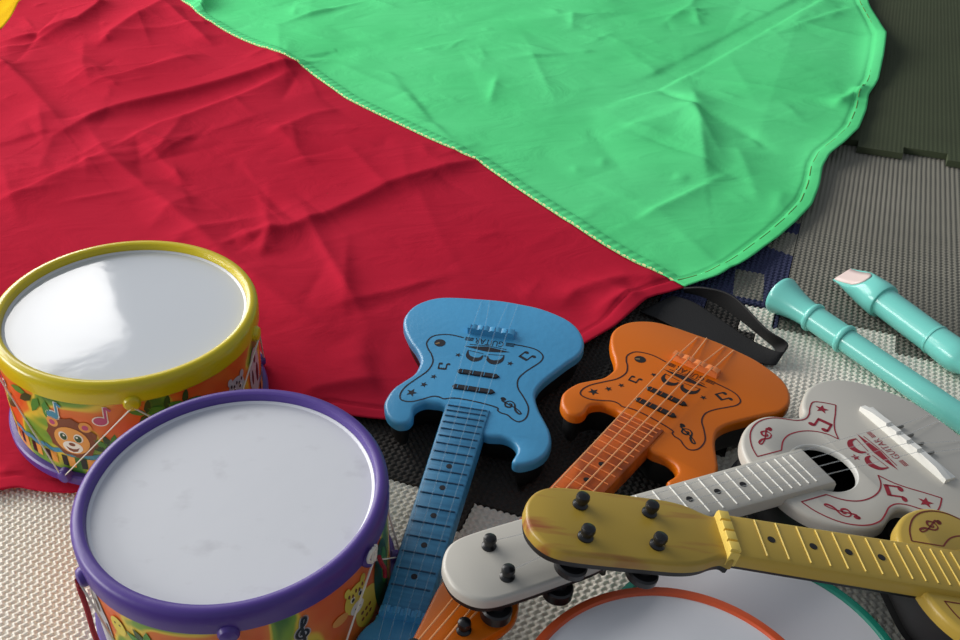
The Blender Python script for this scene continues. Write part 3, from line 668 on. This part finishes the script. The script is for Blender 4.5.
def solid_guitar(name, label, ps, th, m, fb, fretm, ink, linem, strm, bridgem, fret_r):
    t = thing(name, label, 'guitar', pose(*ps, th)); Z = th
    out = ccw(crom(mm(EL), 5))
    mb = MB(); mb.layers(out, [(.0030, Z), (.0018, Z-.0003), (.0008, Z-.0010), (.0002, Z-.0021), (0, Z-.0034), (0, Z-.0082), (.0006, Z-.0085)], 0)
    z = Z+.00016
    mb.ribbon(crom(mm(PG), 5, closed=False), .0012, z, 2)
    mb.poly(circ(.0002, 0, .0046, n=30), z, 1); mb.poly(rotp([(-.0042, -.0005), (-.0005, -.0009), (-.0005, .0009), (-.0042, .0005)], 35, .0004, .0003), z+.0001, 3)
    for (x, y, r) in ((-7, -61.8, 4.6), (-.1, -51, 3.2), (5.2, -40.6, 2.8), (18.2, -11.4, 2.8), (61, -12.5, 2.9)): mb.poly(star(x/1000, y/1000, r/1000, 78), z, 1)
    draw_note(mb, .0096, -.027, 185, .95, z, 1); draw_note(mb, .0723, -.001, 150, 1.15, z, 1); draw_clef(mb, .0712, -.0598, 240, 1.12, z, 1)
    logo(mb, .0396, .0005, .038, z, 1)
    glyph_text(mb, 'GUITAR', .0397, .0094, .024, z, 1, PI)
    for s in (-1, 1):
        for k in range(3): mb.poly([(.0397+s*.0135, .0078+.0016*k), (.0397+s*.0205, .0078+.0016*k), (.0397+s*.0205, .0088+.0016*k), (.0397+s*.0135, .0088+.0016*k)][::1], z, 1)
    mb.build('body_top', [m, ink, linem, M['tan']], t)
    mb = MB(); mb.layers(out, [(.0006, Z-.0084), (.0035, Z-.0089), (.0038, .008), (.0055, .003), (.009, 0)], 0, top=False, bottom=True); o = mb.build('body_back', M['black'], t); o['label'] = 'black body shell'
    zf = Z+.0018
    o = neck_mesh(-.252, -.0685, .0146, .0172, zf, .0125, .007, fb, 'neck', t, .0388, .0390)
    for i, y in enumerate(FR):
        w = .0146+(.0026)*(y+252)/183.; mb = MB(); mb.tube([(.0389-w+.0022, y/1000, zf+.0001), (.0389+w-.0022, y/1000, zf+.0001)], fret_r, 6); mb.build('fret', fretm, t)
    for y in (-130.8, -151, -175.9, -200.9, -225.9): mb = MB(); mb.lathe([(.0021, -.001), (.0021, .00025), (.0001, .0003)], 18, 0, Matrix.Translation((.0391, y/1000, zf))); mb.build('fret_marker', ink, t)
    # pickups
    for y in (-.0302, -.0482):
        mb = MB(); o_ = [(.0218, y), (.0235, y+.0026), (.0530, y+.0026), (.0558, y), (.0530, y-.0026), (.0235, y-.0026)]
        mb.layers(ccw(o_), [(.0006, Z+.0013), (0, Z+.0007), (0, Z-.001)], 0)
        for x in (.0262, .0345, .0435, .0512): mb.box(x-.0002, x+.0002, y-.0024, y+.0024, Z+.0013, Z+.0015, 1)
        mb.build('pickup', [ink, m], t)
    # bridge with string notches
    mb = MB(); mb.box(.0205, .0575, .0215, .0280, Z-.001, Z+.0024, 0, .001)
    tp = [(.0196, -.001), (.0196, .0048)]
    for x in (.0225, .0325, .0425, .0525): tp += [(x-.0030, .0062), (x-.0008, .0062), (x-.0004, .0052), (x+.0004, .0052), (x+.0008, .0062), (x+.0030, .0062), (x+.0048, .0050)]
    tp = tp[:-1]+[(.0584, .0048), (.0584, -.001)]
    mb.prism([(x, Z+h) for x, h in tp], .0168, .0226)
    for x in np.linspace(.0235, .0515, 9): mb.box(x-.0006, x+.0006, .0226, .0262, Z+.002, Z+.0036)
    mb.build('bridge', bridgem, t)
    # nut
    mb = MB(); mb.box(.0388-.0142, .0388+.0142, -.2555, -.2505, zf-.010, zf+.0012, 0, .0008)
    for x in (-.0098, -.0033, .0033, .0098): mb.box(.0388+x-.0022, .0388+x+.0022, -.2555, -.2505, zf+.0008, zf+.0026, 0, .0005)
    mb.build('nut', bridgem, t)
    # headstock
    hw = [(-252, 14.2), (-258, 17.5), (-265, 22), (-273, 24.3), (-283, 23.4), (-298, 19), (-309, 15.6), (-323, 11.5), (-335, 8.8), (-343, 5.5), (-346, 0)]
    oh = ccw(crom(mm([(39.5+w, y) for y, w in hw]+[(39.5-w, y) for y, w in hw[-2::-1]]), 5)); zh = zf-.0045
    mb = MB(); mb.layers(oh, [(.0022, zh), (.0008, zh-.0006), (0, zh-.002), (0, zh-.007), (.001, zh-.0072), (.0016, zh-.0105), (.003, zh-.0115)], 0, bottom=True, mis=[0, 0, 0, 1, 1, 1]); mb.build('headstock', [m, M['black']], t)
    for x, y in ((.0464, -.298), (.0335, -.327), (.0450, -.3235), (.0388, -.338)): tuner(t, x, y, zh, zh-.0112, .006, .0075)
    for i, (px, py) in enumerate(((.0335, -.327), (.0388, -.338), (.0450, -.3235), (.0464, -.298))):
        nx = .0388+(-.0098, -.0033, .0033, .0098)[i]; bx = (.0225, .0325, .0425, .0525)[i]; tx, ty = ((.0222, .0600), (.0290, .0635), (.0450, .0625), (.0535, .0622))[i]
        mb = MB(); mb.tube([(px, py, zh+.005), (nx, -.253, zf+.0030), (bx, .0200, Z+.0060), (bx+.0004, .0258, Z+.0038), (tx, ty, Z+.0008)], .00054 if m is M['orange'] else .0004, 6); mb.build('string', strm, t)
    return t
solid_guitar('toy_guitar', 'sky blue toy electric guitar with black print lying face up on the red cloth', ([-.033, .6237, CH-.4778], -11.964, .4244, -3.0882), .0318, M['blue'], M['bluefb'], M['bluedark'], M['ink'], M['ink'], M['stringblue'], M['blue'], .00065)
solid_guitar('toy_guitar', 'orange toy electric guitar with dark print lying face up between the blue and white guitars', ([.1275, .6011, CH-.477], -35.835, 3.888, 2.7022), .0335, M['orange'], M['orangefb'], M['orangelight'], M['inkblack'], M['inkbrown'], M['stringorange'], M['orangelight'], .0005)

HALF = [(14, 114.5), (22, 115.6), (30, 118.3), (38, 123), (46.5, 131), (53.3, 142), (56.6, 153), (56.4, 163), (53, 171), (49.6, 178), (48.6, 185), (52, 191), (58.4, 195.5), (66, 203), (73, 213), (77.3, 224), (78.4, 236), (76.2, 248), (70.8, 258), (62, 267.5), (50, 277.5), (38, 284.5), (25, 288), (10, 289.6)]
HEADH = [(2, 15.4), (-4, 15.6), (-9, 17.2), (-15, 20.4), (-22, 22.8), (-32, 24.2), (-50, 24.6), (-75, 25.0), (-90, 24.6), (-98, 23.0), (-104, 19.5), (-108.6, 14), (-111.6, 7.5), (-112.4, 0)]
FW_ = [0, 19.6, 32.5, 45.5, 57.2, 67.8, 78.4, 88.8, 98.4, 107.2, 115.4, 123.1, 130.4, 137.3, 143.8]
PGL = [(-22.3, 124.6), (-32, 127.6), (-42.5, 134.4), (-49.5, 143), (-53.2, 153), (-53, 163), (-49.5, 171), (-45.4, 178.5), (-44.6, 186), (-48, 192.8), (-54, 199), (-58.6, 206), (-56.5, 212.5), (-50.6, 221.0)]
PGL2 = [(-50.6, 221.0), (-42, 212.5), (-34.4, 204.5), (-27, 198.6), (-19.2, 194.6)]
PGL3 = [(-19.2, 194.6), (-26, 190.4), (-31.4, 183.5), (-34.4, 174), (-34.2, 163), (-30.2, 153.8), (-22.6, 145.8)]
def soundhole_guitar(name, label, c, a, tx, ty, bt, m, fbm, hm, linem, bridgem, fretm, strings, nutm, headz=-.0035, btn=.012, bo=(.006, -.007)):
    t = thing(name, label, 'guitar', pose(c, a, tx, ty, bt+.004)); Z = bt; zf = bt+.004     # body top, fingerboard top
    out = ccw(crom(mm([(-.0, 114.4)]+HALF+[(0, 289.8)]+[(-x, y) for x, y in HALF[::-1]]), 5))
    hole = circ(.0008, .1625, .0236, n=56)
    mb = MB(); mb.layers(out, [(.0030, Z), (.0018, Z-.0003), (.0008, Z-.0010), (.0002, Z-.0021), (0, Z-.0034), (0, Z-.0085), (.0006, Z-.0088)], 0, hole=hole)
    mb.lathe([(.0236, Z), (.0231, Z-.0003), (.0227, Z-.0011), (.0226, Z-.0045)], 56, 2, Matrix.Translation((.0008, .1625, 0)))
    z = Z+.00016
    for s in (-1, 1):
        for P_ in (PGL, PGL2, PGL3): mb.ribbon([(-s*x, y) for x, y in crom(mm(P_), 5, closed=False)], .0010, z, 1)
        mb.ribbon(mm([(s*22.4, 124.6), (s*22.4, 145.8)]), .0009, z, 1)
        mb.poly(star(s*.0500, .2068, .0052, 60), z, 1); draw_note(mb, s*.0356, .1938, 90+s*60, 1.5, z, 1); draw_clef(mb, s*.0378, .1442, 180-s*42, 1.12, z, 1)
    logo(mb, 0, .2122, .040, z, 1)
    mb.poly(star(0, .1925, .0034), z, 1)
    glyph_text(mb, 'GUITAR', 0, .2222, .0215, z, 1, PI)
    for s in (-1, 1):
        for k in range(3): mb.poly([(s*.0125, .2204+.0014*k), (s*.0185, .2204+.0014*k), (s*.0185, .2212+.0014*k), (s*.0125, .2212+.0014*k)], z, 1)
    mb.build('body_top', [m, linem, M['whitebright'] if m is M['white'] else M['yellowlight']], t)
    mb = MB(); mb.layers(out, [(.0006, Z-.0087), (.003, Z-.0092), (.0035, .008), (.0055, .003), (.010, 0)], 0, top=False, bottom=True); mb.cap([(p[0], p[1], .004) for p in out], 0)
    o = mb.build('body_back', M['black'], t); o['label'] = 'black body shell'
    neck_mesh(.001, .1578, .0157, .0178, zf, .0088, .007, fbm, 'neck', t, 0, 0, .0026)
    for y in FW_[1:]: mb = MB(); mb.tube([(-.0134, y/1000, zf+.0002), (.0134, y/1000, zf+.0002)], .00055, 6); mb.build('fret', fretm, t)
    for y in (26.0, 51.4, 73.1, 93.5): mb = MB(); mb.lathe([(.0023, -.001), (.0023, .00025), (.0001, .0003)], 18, 0, Matrix.Translation((0, y/1000, zf))); mb.build('fret_marker', M['inkblack'], t)
    mb = MB(); mb.box(-.0158, .0158, -.0025, .0032, zf-.009, zf+.0008, 0, .0008)
    for x in (-.0115, -.0038, .0038, .0115): mb.box(x-.0032, x+.0032, -.0027, .0034, zf+.0004, zf+.0026, 0, .0008)
    mb.build('nut', nutm, t)
    zh = zf+headz; zy = lambda y: zh+.0585*y        # the headstock leans back a little
    oh = ccw(crom(mm([(w-.7, y) for y, w in HEADH]+[(-w-.7, y) for y, w in HEADH[-2::-1]]), 5))
    mb = MB(); mb.layers(oh, [(.0022, zh), (.0009, zh-.0005), (.0002, zh-.0014), (0, zh-.0026), (0, zh-.0072), (.0008, zh-.0074), (.0012, zh-.0115), (.0026, zh-.0128)], 0, bottom=True, mis=[0, 0, 0, 0, 1, 1, 1]); mb.v = [(x, y, z+.0585*y) for x, y, z in mb.v]; mb.build('headstock', [hm, M['black']], t)
    for x, y in ((-.012, -.081), (.012, -.081), (-.012, -.0414), (.012, -.0414)): tuner(t, x, y, zy(y), zy(y)-.0125, btn, .0090, math.copysign(bo[0], x), bo[1])
    # bridge: long tapered bar with a stepped back
    mb = MB(); mb.box(-.0395, .0395, .2385, .2465, Z-.001, Z+.0016, 0, .0008)
    tp = [(-.0405, -.001), (-.0405, .0034), (-.030, .0060)]
    for x in (-.0145, -.0048, .0048, .0145): tp += [(x-.0016, .0072), (x-.0008, .0054), (x+.0008, .0054), (x+.0016, .0066)]
    tp += [(.030, .0060), (.0405, .0034), (.0405, -.001)]
    mb.prism([(x, Z+h) for x, h in tp], .2342, .2392)
    for x in (-.0145, -.0048, .0048, .0145): mb.box(x-.0006, x+.0006, .2392, .2520, Z+.0005, Z+.0022, 1)  # short grey bars running back from the bridge
    mb.build('bridge', [bridgem, M['bridgedash']], t)
    if strings:
        for i, (px, py) in enumerate(((-.012, -.0414), (-.012, -.081), (.012, -.081), (.012, -.0414))):
            x0 = (-.0078, -.0026, .0026, .0078)[i]; x1 = (-.0145, -.0048, .0048, .0145)[i]; tx_ = (-.019, -.011, .011, .019)[i]
            mb = MB(); mb.tube([(px, py, zy(py)+.004), (x0, .0005, zf+.0030), (x1, .237, Z+.0062), (x1, .2435, Z+.0030), (tx_, .284, Z+.0006)], .00042, 6); mb.build('string', M['string'], t)
    return t
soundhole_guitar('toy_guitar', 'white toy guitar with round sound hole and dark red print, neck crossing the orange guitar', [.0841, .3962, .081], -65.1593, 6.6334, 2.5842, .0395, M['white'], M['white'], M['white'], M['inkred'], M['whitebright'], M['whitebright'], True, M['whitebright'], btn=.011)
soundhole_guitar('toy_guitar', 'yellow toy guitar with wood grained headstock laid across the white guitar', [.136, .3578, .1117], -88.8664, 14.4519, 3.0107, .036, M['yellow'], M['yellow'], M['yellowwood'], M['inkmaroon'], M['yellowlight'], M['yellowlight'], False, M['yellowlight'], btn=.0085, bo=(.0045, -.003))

# ------------------------------------------------------------------ recorders
def axis_mtx(p0, p1):
    p0 = Vector(p0); d = (Vector(p1)-p0).normalized(); x = Vector((0, 0, 1)); x = (x-d*x.dot(d)).normalized(); y = d.cross(x)
    return Matrix(((x.x, y.x, d.x, p0.x), (x.y, y.y, d.y, p0.y), (x.z, y.z, d.z, p0.z), (0, 0, 0, 1)))
bell = at(779.5, 294.5, .0180); far_ = at(951, 412, .0125)
t = thing('recorder', 'long turquoise plastic recorder with flared bell end lying on the cream mat', 'recorder', axis_mtx(bell, far_))
def along(px, z): 
    q = at(*px, z); d = (far_-bell); d = d/np.linalg.norm(d); return float((q-bell)@d)
r1 = along((819, 317.5), .0135); r2 = along((850, 338.5), .013)
mb = MB()
mb.lathe([(.0125, .004), (.0138, .0008), (.0158, 0), (.0174, .0003), (.0181, .0020), (.0178, .0042), (.0164, .0085), (.0146, .0145), (.0130, .0215), (.0119, .0290), (.0114, r1-.004), (.0114, r1-.0026), (.0128, r1-.0022), (.0136, r1-.0008), (.0136, r1+.0008), (.0128, r1+.0022), (.0116, r1+.0026), (.0116, r2-.0028), (.0126, r2-.0022), (.0133, r2-.0008), (.0133, r2+.0008), (.0126, r2+.0022), (.0108, r2+.0026)], 56)
mb.lathe([(.0125, .004), (.0075, .02), (.0001, .021)], 40, 1)
mb.build('foot_joint', [M['recorder'], M['black']], t)
mb = MB(); mb.lathe([(.0104, r2+.001), (.0104, .12), (.0108, .20), (.0112, .30), (.0112, .31), (.0001, .3105)], 48); mb.build('body_joint', M['recorder'], t)
ROLL = 20
col_ = at(884, 302, .0172); rg = at(935, 340, .0152)
dv = (rg-col_)/np.linalg.norm(rg-col_); tip = col_-dv*.055
t = thing('recorder', 'turquoise recorder head joint with cut mouthpiece lying on the grey mat', 'recorder', axis_mtx(tip, rg) @ Matrix.Rotation(R(ROLL), 4, 'Z'))
LR = float(np.linalg.norm(rg-tip)); LC = .055
mb = MB()
prof = [(.0105, 0), (.0112, .002), (.0126, .012), (.0142, .024), (.0156, .036), (.0164, LC-.008), (.0166, LC-.002), (.0160, LC), (.0136, LC+.0006)]
prof += [(.0134, LC+.003), (.0134, LR-.002), (.0140, LR-.0012), (.0140, LR+.0004), (.0133, LR+.0010), (.0138, LR+.010), (.0142, LR+.020), (.0140, LR+.026), (.0128, LR+.031), (.0104, LR+.036), (.0095, LR+.040), (.0095, LR+.075), (.0001, LR+.0752)]
nseg = 56; V = []; cutp = []
for r_, z_ in prof: V.append([])
def cutx(z): return -.0050+(z/.036)**1.35*.0195 if z < .040 else 1
P2 = []
for i in range(len(prof)-1):
    (ra, za), (rb, zb) = prof[i], prof[i+1]; k = 8 if zb < .040 else 1
    for j in range(k): P2.append((ra+(rb-ra)*j/k, za+(zb-za)*j/k))
P2.append(prof[-1]); VV = []
for r_, z_ in P2:
    for j in range(nseg):
        a = 2*PI*j/nseg; x = r_*math.cos(a); y = r_*math.sin(a)
        wdt = .0166/max(r_, .001); VV.append((min(x, cutx(z_)), y, z_))
Fc = []; Fm = []
for i in range(len(P2)-1):
    for j in range(nseg):
        q = (i*nseg+j, i*nseg+(j+1) % nseg, (i+1)*nseg+(j+1) % nseg, (i+1)*nseg+j)
        Fc.append(q)
mb.add(VV, Fc); mb.add([], []); mb.f.append(tuple(range(nseg))[::-1]); mb.m.append(0)
mb.build('head_joint', M['recorder'], t)
mb = MB()      # fipple block showing in the cut of the beak
zs = np.linspace(.0012, .034, 14); V = []
for z_ in zs:
    w = .0095 if z_ < .023 else .0095*math.sqrt(max(0, 1-((z_-.023)/.0115)**2))+.0008
    for s in (-1, -.5, 0, .5, 1): V.append((cutx(z_)+.0006, w*s, z_))
mb.add(V, [(i*5+j, i*5+j+1, i*5+j+6, i*5+j+5) for i in range(13) for j in range(4)])
o = mb.build('mouthpiece_block', M['block'], t); so = o.modifiers.new('thickness', 'SOLIDIFY'); so.thickness = .0015; so.offset = 0; o['label'] = 'pinkish white block'

# ------------------------------------------------------------------ light
w = bpy.data.worlds.new('room_daylight'); bpy.context.scene.world = w; w.use_nodes = True
bg = w.node_tree.nodes['Background']; bg.inputs['Color'].default_value = (.80, .88, 1, 1); bg.inputs['Strength'].default_value = .28
def area(name, loc, target, sx, sy, power, colr):
    l = bpy.data.lights.new(name, 'AREA'); l.shape = 'RECTANGLE'; l.size = sx; l.size_y = sy; l.energy = power; l.color = colr
    o = bpy.data.objects.new(name, l); C.objects.link(o); o.location = loc
    o.rotation_euler = (Vector(target)-Vector(loc)).to_track_quat('-Z', 'Y').to_euler()
    return o
area('window_daylight', (-2.75, 2.75, 1.62), (-.05, .6, .2), 3.3, 2.1, 150, (1, .97, .93))
area('added_left_fill', (-3.0, .15, .80), (.1, .5, .05), 1.5, .9, 48, (1, .98, .95))  # added low fill from the left to brighten left-facing bevels, no known window
vs = bpy.context.scene.view_settings
vs.view_transform = 'Standard'; vs.look = 'None'; vs.gamma = 1; vs.exposure = 0.12
try: vs.use_curve_mapping = False
except Exception: pass
